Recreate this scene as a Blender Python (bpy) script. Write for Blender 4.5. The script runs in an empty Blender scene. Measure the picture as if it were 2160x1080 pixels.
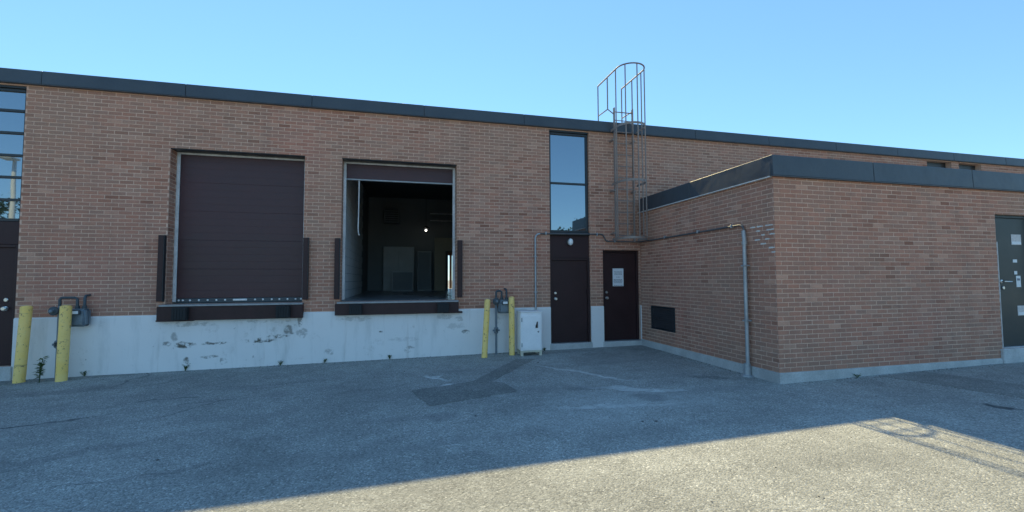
import bpy, bmesh, math, random
from mathutils import Vector, Matrix, noise

random.seed(7)
scene = bpy.context.scene
col = scene.collection
LIFT = 1.62          # everything below is written with z = 0 at eye height; lifted at the end so that the ground is near z = 0

# ------------------------------------------------------------------ camera, sky, sun, exposure
F_PX, YAW, PITCH, ROLL, CAM_D = 941.333, math.radians(14.1418), math.radians(2.9216), math.radians(-0.2316), 9.6
fw = Vector((math.sin(YAW) * math.cos(PITCH), math.cos(YAW) * math.cos(PITCH), math.sin(PITCH)))
rt0 = Vector((math.cos(YAW), -math.sin(YAW), 0)); up0 = rt0.cross(fw)
rt = math.cos(ROLL) * rt0 + math.sin(ROLL) * up0
up = -math.sin(ROLL) * rt0 + math.cos(ROLL) * up0
CAM = Vector((0, -CAM_D, 0))
cd = bpy.data.cameras.new('camera'); cam = bpy.data.objects.new('camera', cd); col.objects.link(cam)
cd.sensor_width = 36; cd.lens = F_PX / 2160 * 36; cd.clip_start = .05; cd.clip_end = 2000
cam.matrix_world = Matrix(((rt.x, up.x, -fw.x, CAM.x), (rt.y, up.y, -fw.y, CAM.y), (rt.z, up.z, -fw.z, CAM.z + LIFT), (0, 0, 0, 1)))
scene.camera = cam

SUN_EL, SUN_AZ = math.radians(43.6), math.radians(-1.0)      # the sun stands behind the building, azimuth from +y towards +x
SKY_TINT = (.70, 1.03, 1.25, 1)
world = bpy.data.worlds.new('World'); scene.world = world; world.use_nodes = True
wn = world.node_tree; wn.nodes.clear()
sky = wn.nodes.new('ShaderNodeTexSky'); sky.sky_type = 'NISHITA'; sky.sun_disc = False
sky.sun_elevation = SUN_EL; sky.sun_rotation = SUN_AZ; sky.altitude = 100
sky.air_density = 1.0; sky.dust_density = 0.0; sky.ozone_density = 3.0
bg = wn.nodes.new('ShaderNodeBackground'); bg.inputs['Strength'].default_value = 0.12
wo = wn.nodes.new('ShaderNodeOutputWorld')
gm = wn.nodes.new('ShaderNodeGamma'); gm.inputs['Gamma'].default_value = .7            # soft, hazeless summer sky: even tone over the whole dome
tn = wn.nodes.new('ShaderNodeMix'); tn.data_type = 'RGBA'; tn.blend_type = 'MULTIPLY'; tn.inputs[0].default_value = 1; tn.inputs[7].default_value = SKY_TINT
wn.links.new(sky.outputs[0], gm.inputs[0]); wn.links.new(gm.outputs[0], tn.inputs[6]); wn.links.new(tn.outputs[2], bg.inputs[0]); wn.links.new(bg.outputs[0], wo.inputs[0])
sd = bpy.data.lights.new('sun', 'SUN'); sd.energy = 2.7; sd.angle = math.radians(.53); sd.color = (1, .82, .44)
sun = bpy.data.objects.new('sun', sd); col.objects.link(sun); sun.location = (0, 30, 40)
to_sun = Vector((math.sin(SUN_AZ) * math.cos(SUN_EL), math.cos(SUN_AZ) * math.cos(SUN_EL), math.sin(SUN_EL)))
sun.rotation_euler = to_sun.to_track_quat('Z', 'Y').to_euler()
vs = scene.view_settings; vs.view_transform = 'Standard'; vs.look = 'None'; vs.gamma = 1; vs.exposure = 1.30
vs.use_curve_mapping = False

# ------------------------------------------------------------------ mesh helpers
class MB:
    def __init__(s): s.v = []; s.f = []
    def add(s, vs, fs):
        n = len(s.v); s.v += [tuple(p) for p in vs]; s.f += [tuple(i + n for i in f) for f in fs]; return s
    def box(s, x0, x1, y0, y1, z0, z1):
        return s.add([(x0, y0, z0), (x1, y0, z0), (x1, y1, z0), (x0, y1, z0), (x0, y0, z1), (x1, y0, z1), (x1, y1, z1), (x0, y1, z1)],
                     [(0, 3, 2, 1), (4, 5, 6, 7), (0, 1, 5, 4), (1, 2, 6, 5), (2, 3, 7, 6), (3, 0, 4, 7)])
    def ring(s, c, u, w, r, n): return [c + u * (r * math.cos(6.28318530718 * i / n)) + w * (r * math.sin(6.28318530718 * i / n)) for i in range(n)]
    def tube(s, pts, r, n=10, closed=False):
        pts = [Vector(p) for p in pts]; m = len(pts); vs = []; fs = []
        prev = None
        for i, p in enumerate(pts):
            a = pts[i - 1] if (i > 0 or closed) else p; b = pts[(i + 1) % m] if (i < m - 1 or closed) else p
            t = (b - a).normalized()
            if prev is None:
                h = Vector((0, 0, 1)) if abs(t.z) < .9 else Vector((1, 0, 0)); u = t.cross(h).normalized()
            else:
                u = (prev - t * prev.dot(t)).normalized()
            w = t.cross(u); prev = u
            rr = r[i] if isinstance(r, (list, tuple)) else r
            vs += s.ring(p, u, w, rr, n)
        for i in range(m if closed else m - 1):
            j = (i + 1) % m
            for k in range(n):
                fs.append((i * n + k, i * n + (k + 1) % n, j * n + (k + 1) % n, j * n + k))
        if not closed:
            fs.append(tuple(range(n - 1, -1, -1))); fs.append(tuple((m - 1) * n + k for k in range(n)))
        return s.add(vs, fs)
    def prism(s, poly, z0, z1):
        n = len(poly)
        return s.add([(x, y, z0) for x, y in poly] + [(x, y, z1) for x, y in poly],
                     [tuple(range(n - 1, -1, -1)), tuple(range(n, 2 * n))] + [(i, (i + 1) % n, n + (i + 1) % n, n + i) for i in range(n)])
    def lathe(s, c, prof, n=16, axis='z'):
        c = Vector(c); vs = []; fs = []
        for r, h in prof:
            for k in range(n):
                a = 6.28318530718 * k / n
                q = {'z': (r * math.cos(a), r * math.sin(a), h), 'y': (r * math.cos(a), h, -r * math.sin(a)), 'x': (h, r * math.cos(a), r * math.sin(a))}[axis]
                vs.append(c + Vector(q))
        m = len(prof)
        for i in range(m - 1):
            for k in range(n): fs.append((i * n + k, i * n + (k + 1) % n, (i + 1) * n + (k + 1) % n, (i + 1) * n + k))
        fs.append(tuple(range(n - 1, -1, -1))); fs.append(tuple((m - 1) * n + k for k in range(n)))
        return s.add(vs, fs)

ORG = {}
def empty(name, loc, label=None, cat=None, group=None, parent=None):
    o = bpy.data.objects.new(name, None); col.objects.link(o); o.empty_display_size = .2
    if parent is None:
        o.location = loc; ORG[o.name] = Vector(loc)
    else:
        o.parent = parent; ORG[o.name] = ORG[parent.name]
    tag(o, label, cat, group); return o
def tag(o, label=None, cat=None, group=None, kind=None):
    if label: o['label'] = label
    if cat: o['category'] = cat
    if group: o['group'] = group
    if kind: o['kind'] = kind
    return o
def build(name, mb, mat, parent=None, loc=None, bevel=0, smooth=False, attr=None, seg=1):
    if parent is not None: O = ORG[parent.name]
    else: O = Vector(loc) if loc is not None else Vector((0, 0, 0))
    me = bpy.data.meshes.new(name)
    me.from_pydata([(x - O.x, y - O.y, z - O.z) for x, y, z in mb.v], [], mb.f); me.update()
    if bevel:
        bm = bmesh.new(); bm.from_mesh(me)
        bmesh.ops.bevel(bm, geom=list(bm.edges), offset=bevel, segments=seg, affect='EDGES', clamp_overlap=True)
        bm.to_mesh(me); bm.free()
    if smooth:
        me.polygons.foreach_set('use_smooth', [True] * len(me.polygons)); me.set_sharp_from_angle(angle=math.radians(38))
    if attr is not None:
        a = me.attributes.new('tone', 'FLOAT', 'FACE'); a.data.foreach_set('value', attr)
    me.materials.append(mat)
    o = bpy.data.objects.new(name, me); col.objects.link(o); ORG[o.name] = O
    if parent is not None: o.parent = parent
    else: o.location = O
    return o
def box(name, dims, mat, parent=None, bevel=.003, loc=None): return build(name, MB().box(*dims), mat, parent, loc, bevel)

# ground plane: the lot falls a little to the left
def gz(x, y):
    x = max(-14, min(16, x)); y = max(-16, min(2, y))
    return -1.632 + .0105 * x + .0087 * y - .0007 * x * y

# ------------------------------------------------------------------ materials
class N:
    """small node helper"""
    def __init__(s, name):
        s.m = bpy.data.materials.new(name); s.m.use_nodes = True; s.t = s.m.node_tree; s.b = s.t.nodes['Principled BSDF']
    def n(s, ty, **kw):
        x = s.t.nodes.new(ty)
        for k, v in kw.items(): setattr(x, k, v)
        return x
    def l(s, a, b): s.t.links.new(a, b)
    def val(s, inp, v):
        if hasattr(v, 'links'): s.l(v, inp)
        else: inp.default_value = v
    def pos(s): return s.n('ShaderNodeNewGeometry').outputs['Position']
    def noise(s, scale, detail=4, rough=.55, vec=None, dist=0):
        x = s.n('ShaderNodeTexNoise'); x.inputs['Scale'].default_value = scale; x.inputs['Detail'].default_value = detail
        x.inputs['Roughness'].default_value = rough; x.inputs['Distortion'].default_value = dist
        s.l(vec if vec is not None else s.pos(), x.inputs['Vector']); return x.outputs[0]
    def ramp(s, fac, stops):
        x = s.n('ShaderNodeValToRGB'); e = x.color_ramp.elements
        while len(e) < len(stops): e.new(.5)
        for i, (p, c) in enumerate(stops): e[i].position = p; e[i].color = (c if isinstance(c, tuple) else (c, c, c)) + (1,)
        s.l(fac, x.inputs[0]); return x.outputs[0]
    def mix(s, fac, a, b, mode='MIX'):
        x = s.n('ShaderNodeMix', data_type='RGBA', blend_type=mode)
        s.val(x.inputs[0], fac)
        for i, v in ((6, a), (7, b)):
            if hasattr(v, 'links'): s.l(v, x.inputs[i])
            else: x.inputs[i].default_value = tuple(v) + (1,)
        return x.outputs[2]
    def math(s, op, a, b=0., c=None):
        x = s.n('ShaderNodeMath', operation=op); s.val(x.inputs[0], a); s.val(x.inputs[1], b)
        if c is not None: s.val(x.inputs[2], c)
        return x.outputs[0]
    def sep(s, vec):
        x = s.n('ShaderNodeSeparateXYZ'); s.l(vec, x.inputs[0]); return x.outputs
    def mapv(s, vec, sc=(1, 1, 1), lo=(0, 0, 0), rot=(0, 0, 0)):
        x = s.n('ShaderNodeMapping'); x.inputs['Scale'].default_value = sc; x.inputs['Location'].default_value = lo; x.inputs['Rotation'].default_value = rot
        s.l(vec, x.inputs[0]); return x.outputs[0]
    def bump(s, h, strength=.3, dist=.01):
        x = s.n('ShaderNodeBump'); x.inputs['Strength'].default_value = strength; x.inputs['Distance'].default_value = dist
        s.l(h, x.inputs['Height']); s.l(x.outputs[0], s.b.inputs['Normal'])
    def color(s, c): s.val(s.b.inputs['Base Color'], c if hasattr(c, 'links') else tuple(c) + (1,))
    def set(s, **kw):
        for k, v in kw.items(): s.val(s.b.inputs[k.replace('_', ' ')], v)
        return s

def paint(name, c, rough=.5, var=.25, metal=0, scale=3., spec=.5, fine=40, dent=0.):
    m = N(name); big = m.noise(scale, 5, .6); fi = m.noise(fine, 3, .6)
    k = m.ramp(m.math('ADD', m.math('MULTIPLY', big, .7), m.math('MULTIPLY', fi, .3)), [(.3, 1 - var), (.7, 1 + var * .6)])
    m.color(m.mix(1., k, c, 'MULTIPLY')); m.set(Metallic=metal)
    m.b.inputs['Specular IOR Level'].default_value = spec
    m.l(m.math('MULTIPLY_ADD', big, .3, rough - .15), m.b.inputs['Roughness'])
    if dent: m.bump(m.math('ADD', m.math('MULTIPLY', m.noise(2.6, 2, .5), 1.), m.math('MULTIPLY', fi, .02)), .5, dent)
    else: m.bump(fi, .06, .004)
    return m.m

def M_brick():
    m = N('brick'); at = m.n('ShaderNodeAttribute', attribute_name='tone'); tone = at.outputs['Fac']
    c = m.ramp(tone, [(0, (.29, .132, .088)), (.10, (.41, .190, .127)), (.30, (.49, .226, .150)), (.48, (.39, .200, .140)), (.66, (.51, .246, .166)), (.84, (.38, .212, .152)), (1, (.57, .310, .215))])
    hue = m.noise(.55, 3, .6); c = m.mix(m.ramp(hue, [(.42, 0.), (.66, .6)]), c, (.36, .228, .162))
    red = m.noise(.42, 3, .6, m.mapv(m.pos(), lo=(7, 3, 2))); c = m.mix(m.ramp(red, [(.5, 0.), (.72, .35)]), c, (.54, .205, .150))
    g = m.noise(70, 4, .7); c = m.mix(.5, c, m.mix(1., c, m.ramp(g, [(.3, .72), (.7, 1.25)]), 'MULTIPLY'))
    ef = m.noise(1.3, 6, .7, m.mapv(m.pos(), lo=(1, 9, 4))); c = m.mix(m.ramp(ef, [(.62, 0.), (.78, .28)]), c, (.66, .44, .35))
    stv = m.noise(1.0, 6, .7, m.mapv(m.pos(), sc=(3.2, 3.2, .35), lo=(2, 5, 1))); c = m.mix(m.ramp(stv, [(.50, 0.), (.74, .38)]), c, (.17, .115, .092))
    m.color(c); m.set(Roughness=.9); m.b.inputs['Specular IOR Level'].default_value = .25; m.bump(g, .5, .004); return m.m
def M_mortar():
    m = N('mortar'); n1 = m.noise(2.2, 5, .65); n2 = m.noise(60, 3, .6)
    m.color(m.mix(1., m.ramp(n1, [(.3, (.57, .350, .255)), (.7, (.71, .470, .350))]), m.ramp(n2, [(.3, .8), (.7, 1.15)]), 'MULTIPLY'))
    m.set(Roughness=.95); m.bump(n2, .5, .004); return m.m
def M_whitewall():
    m = N('painted_concrete'); p = m.pos(); xyz = m.sep(p)
    n1 = m.noise(.9, 6, .6); n2 = m.noise(9, 5, .65); st = m.noise(2.0, 5, .65, m.mapv(p, sc=(2.2, 2.2, .45)))
    c = m.mix(m.ramp(n1, [(.35, 0.), (.7, .5)]), (.82, .79, .76), (.72, .69, .66))
    c = m.mix(m.ramp(st, [(.52, 0.), (.75, .42)]), c, (.46, .46, .43))
    # rust and dirt washed down from the dock plates, chipped paint: marks with shapes of their own
    dp = m.n('ShaderNodeVectorMath', operation='ADD'); ns = m.n('ShaderNodeTexNoise'); ns.inputs['Scale'].default_value = 7; ns.inputs['Detail'].default_value = 5; m.l(p, ns.inputs['Vector'])
    sc = m.n('ShaderNodeVectorMath', operation='SCALE'); sc.inputs['Scale'].default_value = .13
    sb = m.n('ShaderNodeVectorMath', operation='SUBTRACT'); sb.inputs[1].default_value = (.5, .5, .5)
    m.l(ns.outputs['Color'], sb.inputs[0]); m.l(sb.outputs[0], sc.inputs[0]); m.l(p, dp.inputs[0]); m.l(sc.outputs[0], dp.inputs[1])
    tot = None
    for (x, z, rx, rz, a) in CHIPS:
        q = m.mapv(dp.outputs[0], sc=(1 / rx, 0, 1 / rz), lo=(-x / rx, 0, -(z + LIFT) / rz))
        ln = m.n('ShaderNodeVectorMath', operation='LENGTH'); m.l(q, ln.inputs[0])
        k = m.math('MULTIPLY', m.math('SUBTRACT', 1.15, ln.outputs['Value']), 3.2 * a); cl = m.n('ShaderNodeClamp'); m.l(k, cl.inputs[0]); cl.inputs[2].default_value = a
        tot = cl.outputs[0] if tot is None else m.math('MAXIMUM', tot, cl.outputs[0])
    c = m.mix(m.math('MULTIPLY', tot, m.ramp(n2, [(.42, 0.), (.56, 1.)])), c, (.125, .115, .092))
    rr = m.noise(1.0, 5, .7, m.mapv(p, sc=(9, 9, .5))); c = m.mix(m.ramp(rr, [(.60, 0.), (.74, .35)]), c, (.36, .29, .22))
    bl = m.noise(3.3, 6, .72, m.mapv(p, lo=(4, 2, 7))); c = m.mix(m.ramp(bl, [(.60, 0.), (.72, .45)]), c, (.40, .37, .32))
    sp = m.noise(16, 3, .7); c = m.mix(m.math('MULTIPLY', m.ramp(sp, [(.68, 0.), (.73, .7)]), m.ramp(n1, [(.42, 0.), (.6, 1.)])), c, (.24, .23, .21))
    m.color(c); m.set(Roughness=.8); m.bump(n2, .25, .006); return m.m
CHIPS = [(-3.86, -1.20, .17, .045, 1.), (-3.35, -1.19, .22, .022, .9), (-2.62, -1.16, .28, .04, 1.), (-2.27, -1.10, .2, .035, .9), (-2.05, -.98, .13, .09, .7),
         (-1.84, -1.05, .1, .1, .45), (-1.9, -.82, .05, .1, .7), (-4.02, -1.05, .06, .08, .5), (-4.15, -1.18, .06, .04, .7), (-3.82, -1.52, .06, .09, .9), (-3.45, -1.43, .14, .03, .7), (-3.2, -1.5, .06, .08, .6),
         (-1.35, -1.43, .1, .07, .45), (-.35, -1.07, .05, .025, .9), (.2, -1.45, .09, .06, .6), (1.37, -1.13, .09, .04, .8), (1.25, -.86, .1, .05, .35), (.95, -.8, .15, .06, .35), (-.85, -.8, .3, .04, .3), (-3.8, -.82, .4, .04, .4), (.1, -1.24, .3, .04, .2), (-2.5, -.8, .5, .03, .3), (1.15, -1.0, .2, .06, .25)]
def M_asphalt(name='asphalt', dark=1., patch=False):
    m = N(name); p = m.pos()
    vo = m.n('ShaderNodeTexVoronoi', feature='F1'); vo.inputs['Scale'].default_value = 72; m.l(p, vo.inputs['Vector'])
    sx = m.sep(vo.outputs['Color'])
    agg = m.ramp(sx[0], [(0, (.150, .143, .129)), (.3, (.220, .209, .186)), (.7, (.264, .249, .221)), (.93, (.308, .289, .256)), (1, (.44, .41, .365))])
    fin = m.noise(150, 3, .7); c = m.mix(1., agg, m.ramp(fin, [(.3, .72), (.7, 1.22)]), 'MULTIPLY')
    big = m.noise(.45, 6, .62); c = m.mix(1., c, m.ramp(big, [(.32, .76), (.68, 1.14)]), 'MULTIPLY')
    mid = m.noise(3.1, 5, .6); c = m.mix(1., c, m.ramp(mid, [(.35, .9), (.66, 1.07)]), 'MULTIPLY')
    if not patch:
        tr = m.noise(1.1, 5, .65, m.mapv(p, sc=(.35, 1.6, 1), rot=(0, 0, .25)))      # old wheel tracks
        c = m.mix(m.ramp(tr, [(.52, 0.), (.72, .42)]), c, (.13, .125, .115))
        wv = m.n('ShaderNodeTexNoise'); wv.inputs['Scale'].default_value = 1.6; wv.inputs['Detail'].default_value = 7; m.l(p, wv.inputs['Vector'])
        wa = m.n('ShaderNodeVectorMath', operation='SCALE'); wa.inputs['Scale'].default_value = .55; m.l(wv.outputs['Color'], wa.inputs[0])
        wb = m.n('ShaderNodeVectorMath', operation='ADD'); m.l(p, wb.inputs[0]); m.l(wa.outputs[0], wb.inputs[1])
        ck = m.n('ShaderNodeTexVoronoi', feature='DISTANCE_TO_EDGE'); ck.inputs['Scale'].default_value = .33; m.l(wb.outputs[0], ck.inputs['Vector'])
        cm = m.math('MULTIPLY', m.ramp(m.math('MULTIPLY_ADD', m.sep(p)[0], -.5, -.6), [(0., 0.), (.8, 1.)]), m.math('MULTIPLY', m.ramp(ck.outputs['Distance'], [(.0015, 1.), (.0045, 0.)]), m.ramp(m.noise(.45, 3, .5, m.mapv(p, lo=(3, 1, 0))), [(.45, 0.), (.55, .8)])))
        c = m.mix(cm, c, (.05, .05, .05))
        # cement spills and scuffs in the middle of the yard, tar and oil blotches
        ns = m.n('ShaderNodeTexNoise'); ns.inputs['Scale'].default_value = 2.6; ns.inputs['Detail'].default_value = 6; m.l(p, ns.inputs['Vector'])
        sb = m.n('ShaderNodeVectorMath', operation='SUBTRACT'); sb.inputs[1].default_value = (.5, .5, .5); m.l(ns.outputs['Color'], sb.inputs[0])
        sc = m.n('ShaderNodeVectorMath', operation='SCALE'); sc.inputs['Scale'].default_value = .55; m.l(sb.outputs[0], sc.inputs[0])
        dp = m.n('ShaderNodeVectorMath', operation='ADD'); m.l(p, dp.inputs[0]); m.l(sc.outputs[0], dp.inputs[1])
        def blobs(lst):
            tot = None
            for (x, y, rx, ry, a, w) in lst:
                ca, sa = math.cos(a), math.sin(a)
                q = m.n('ShaderNodeMapping', vector_type='TEXTURE'); q.inputs['Location'].default_value = (x, y, 0); q.inputs['Rotation'].default_value = (0, 0, a); q.inputs['Scale'].default_value = (rx, ry, 1e6)
                m.l(dp.outputs[0], q.inputs[0])
                ln = m.n('ShaderNodeVectorMath', operation='LENGTH'); m.l(q.outputs[0], ln.inputs[0])
                k = m.math('MULTIPLY', m.math('SUBTRACT', 1.1, ln.outputs['Value']), 2.2 * w); cl = m.n('ShaderNodeClamp'); m.l(k, cl.inputs[0]); cl.inputs[2].default_value = w
                tot = cl.outputs[0] if tot is None else m.math('MAXIMUM', tot, cl.outputs[0])
            return tot
        n2 = m.noise(9, 5, .7)
        pale = blobs([(.62, -2.0, .32, .06, -.95, .8), (.75, -2.6, .12, .22, .1, .8), (3.0, -2.3, 1.1, .06, -1.0, .6), (3.35, -3.6, .8, .12, -.45, .6), (2.7, -4.3, .9, .1, -.2, .5), (3.0, -4.1, 1.3, .55, -.3, .22), (2.0, -4.6, .9, .5, -.2, .16)])
        c = m.mix(m.math('MULTIPLY', pale, m.ramp(n2, [(.35, .3), (.6, 1.)])), c, (.50, .48, .44))
        drk = blobs([(3.32, -4.06, .35, .16, -.2, .4), (2.75, -3.35, .35, .12, -.2, .3), (7.06, -5.7, .07, .14, .3, 1.), (.45, -4.1, .3, .16, 0, .3), (-4.3, -3.0, .6, .035, .25, .9), (-3.95, -2.9, .4, .025, .3, .8), (-3.2, -2.2, .5, .03, .1, .6), (-1.9, -4.9, .5, .05, .3, .35), (-3.4, -4.3, 1.2, .12, .35, .25), (-2.6, -2.5, .4, .05, .1, .4), (4.9, -3.35, .35, .1, -.6, .5), (-5, -1.2, .9, .18, .1, .25), (-1.7, -1.6, .9, .1, .1, .2)])
        c = m.mix(m.math('MULTIPLY', drk, m.ramp(n2, [(.3, .4), (.55, 1.)])), c, (.055, .055, .055))
    c = m.mix(1., c, (dark * 1.47, dark * 1.58, dark * 1.62), 'MULTIPLY')
    m.color(c); m.set(Roughness=.93); m.b.inputs['Specular IOR Level'].default_value = .3
    h = m.math('ADD', m.math('MULTIPLY', vo.outputs['Distance'], -1.2), m.math('MULTIPLY', fin, .4)); m.bump(h, .6, .009); return m.m
def M_concrete(name, c=(.42, .41, .39), var=.25):
    m = N(name); n1 = m.noise(2.5, 6, .65); n2 = m.noise(45, 4, .7)
    k = m.ramp(n1, [(.3, 1 - var), (.7, 1.15)]); c = m.mix(1., m.mix(1., k, c, 'MULTIPLY'), m.ramp(n2, [(.3, .82), (.7, 1.12)]), 'MULTIPLY')
    sp = m.noise(5, 5, .7); c = m.mix(m.ramp(sp, [(.6, 0.), (.75, .55)]), c, (.17, .16, .14))
    m.color(c); m.set(Roughness=.9); m.bump(n2, .4, .006); return m.m
def M_glass():
    m = N('window_glass'); g = m.n('ShaderNodeBsdfGlossy'); g.inputs['Color'].default_value = (.62, .72, .78, 1); g.inputs['Roughness'].default_value = .012
    m.color((.012, .02, .026)); m.set(Roughness=.05)
    w = m.noise(.9, 2, .5); bp = m.n('ShaderNodeBump'); bp.inputs['Strength'].default_value = .02; bp.inputs['Distance'].default_value = .05; m.l(w, bp.inputs['Height']); m.l(bp.outputs[0], g.inputs['Normal'])
    mx = m.n('ShaderNodeMixShader'); lw = m.n('ShaderNodeFresnel'); lw.inputs['IOR'].default_value = 2.6
    m.l(m.math('MULTIPLY_ADD', lw.outputs[0], 1., .16), mx.inputs[0]); m.l(m.b.outputs[0], mx.inputs[1]); m.l(g.outputs[0], mx.inputs[2])
    m.l(mx.outputs[0], m.t.nodes['Material Output'].inputs['Surface']); return m.m
def M_yellow():
    m = N('bollard_yellow'); n1 = m.noise(3, 6, .7); n2 = m.noise(14, 6, .75); p = m.pos()
    c = m.mix(m.ramp(n1, [(.35, 0.), (.65, .75)]), (.97, .63, .16), (.96, .69, .27))
    c = m.mix(m.ramp(n2, [(.57, 0.), (.63, .85)]), c, (.24, .14, .07))
    band = m.noise(3.2, 4, .6, m.mapv(p, sc=(.4, .4, 6))); c = m.mix(m.ramp(band, [(.66, 0.), (.70, .8)]), c, (.14, .11, .09))
    m.color(c); m.set(Roughness=.6); m.bump(n2, .15, .004); return m.m
def M_galv(name='galvanised', c=(.42, .43, .44), metal=.7, rough=.45):
    m = N(name); n1 = m.noise(18, 4, .65); n2 = m.noise(3, 4, .6)
    m.color(m.mix(1., m.ramp(m.math('ADD', m.math('MULTIPLY', n1, .5), m.math('MULTIPLY', n2, .5)), [(.3, .7), (.7, 1.2)]), c, 'MULTIPLY')); m.set(Metallic=metal, Roughness=rough); return m.m
def M_emit(name, c, s):
    m = N(name); m.color((.8, .8, .8)); m.b.inputs['Emission Color'].default_value = c + (1,); m.b.inputs['Emission Strength'].default_value = s; return m.m
def M_leaf(name, a, b):
    m = N(name); oi = m.n('ShaderNodeNewGeometry').outputs['Random Per Island']
    m.color(m.ramp(oi, [(0, a), (1, b)])); m.set(Roughness=.6); m.b.inputs['Subsurface Weight'].default_value = 0
    tr = m.n('ShaderNodeBsdfTranslucent'); tr.inputs['Color'].default_value = (b[0] * 1.3, b[1] * 1.5, b[2], 1); mx = m.n('ShaderNodeMixShader'); mx.inputs[0].default_value = .3
    m.l(m.b.outputs[0], mx.inputs[1]); m.l(tr.outputs[0], mx.inputs[2]); m.l(mx.outputs[0], m.t.nodes['Material Output'].inputs['Surface']); return m.m

BRICK, MORTAR, WHITEWALL = M_brick(), M_mortar(), M_whitewall()
ASPHALT, PATCH, PATCH2 = M_asphalt(), M_asphalt('asphalt_patch', .68, True), M_asphalt('asphalt_trench', .76, True)
CURB, STEP = M_concrete('curb_concrete', (.52, .52, .50)), M_concrete('step_concrete', (.56, .56, .54))
FASCIA = paint('fascia_metal', (.050, .062, .074), .42, .3, 0, 1.2, .5, 40, .03)
BROWN = paint('brown_door_paint', (.040, .017, .018), .5, .3, 0, 1.5, .3, 40, .012)
BROWNF = paint('brown_frame_paint', (.040, .018, .018), .5, .3, 0, 3, .3)
DOCKP = paint('dock_door_paint', (.068, .029, .032), .45, .3, 0, .9, .4, 40, .012)
DOCKS = paint('dock_steel_paint', (.052, .026, .024), .6, .35, 0, 4, .3)
RUBBER = paint('black_rubber', (.016, .017, .018), .75, .3, 0, 6)
GREEN = paint('dark_green_door_paint', (.016, .025, .027), .45, .2, 0, 2, .4)
DARKFR = paint('dark_window_frame', (.022, .026, .030), .4, .2, 0, 3)
VENTM = paint('vent_metal', (.060, .055, .058), .5, .3, 0, 6)
SEAL = paint('pale_seal_strip', (.66, .66, .65), .5, .3, 0, 5)
STEEL = M_galv('steel_edge', (.30, .31, .32), .5, .5)
GALV = M_galv('galvanised_pipe', (.40, .42, .43), .35, .5)
LADDER = M_galv('ladder_steel', (.29, .235, .205), .2, .6)
CONDUIT = M_galv('conduit_grey', (.12, .12, .12), .2, .55)
METER = paint('meter_paint', (.16, .20, .23), .45, .3, 0, 6)
METERD = paint('meter_dark', (.055, .07, .08), .5, .3, 0, 6)
CABW = paint('cabinet_white', (.88, .87, .86), .4, .08, 0, 5)
CREAM = paint('cabinet_leg_cream', (.62, .58, .45), .5, .2, 0, 5)
BLACK = paint('black_plastic', (.012, .012, .014), .4, .2, 0, 5)
CHROME = M_galv('door_hardware', (.62, .62, .60), .9, .3)
PAPER = paint('white_paper', (.72, .74, .76), .8, .06, 0, 5)
INK = paint('grey_ink', (.20, .22, .25), .8, .1, 0, 5)
GLASS, YELLOW = M_glass(), M_yellow()
BLOCK = paint('painted_block', (.84, .85, .85), .7, .15, 0, 2)
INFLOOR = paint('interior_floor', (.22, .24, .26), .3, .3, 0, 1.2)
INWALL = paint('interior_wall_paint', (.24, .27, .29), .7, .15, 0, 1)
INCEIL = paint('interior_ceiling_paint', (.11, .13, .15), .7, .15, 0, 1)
INCAB = paint('cabinet_grey', (.48, .51, .52), .5, .15, 0, 2)
CREAMW = paint('cream_partition_paint', (.42, .37, .27), .7, .12, 0, 1)
ROOFM = paint('roof_gravel', (.28, .27, .25), .95, .3, 0, 8)
OPAL = M_galv('lamp_opal', (.80, .80, .78), 0, .35)
LAMPON = M_emit('lit_lamp', (1, .95, .85), 1.6)
BARK = paint('bark', (.10, .075, .055), .9, .4, 0, 8)
LEAF = M_leaf('leaf_green', (.035, .065, .02), (.09, .14, .04))
LEAF2 = M_leaf('weed_green', (.05, .09, .035), (.12, .17, .07))
LEAFT = M_leaf('tree_leaf', (.02, .04, .015), (.06, .09, .03))
POLEW = paint('lamp_post_paint', (.62, .64, .65), .45, .15, 0, 2)
SUNGLINT = M_concrete('pale_sun_glint', (.72, .70, .66), .15)  # pale colour imitating grazing sunlight on the annex side wall
PANEL = paint('corrugated_cream', (.5, .5, .47), .6, .15, 0, 1)

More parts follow.
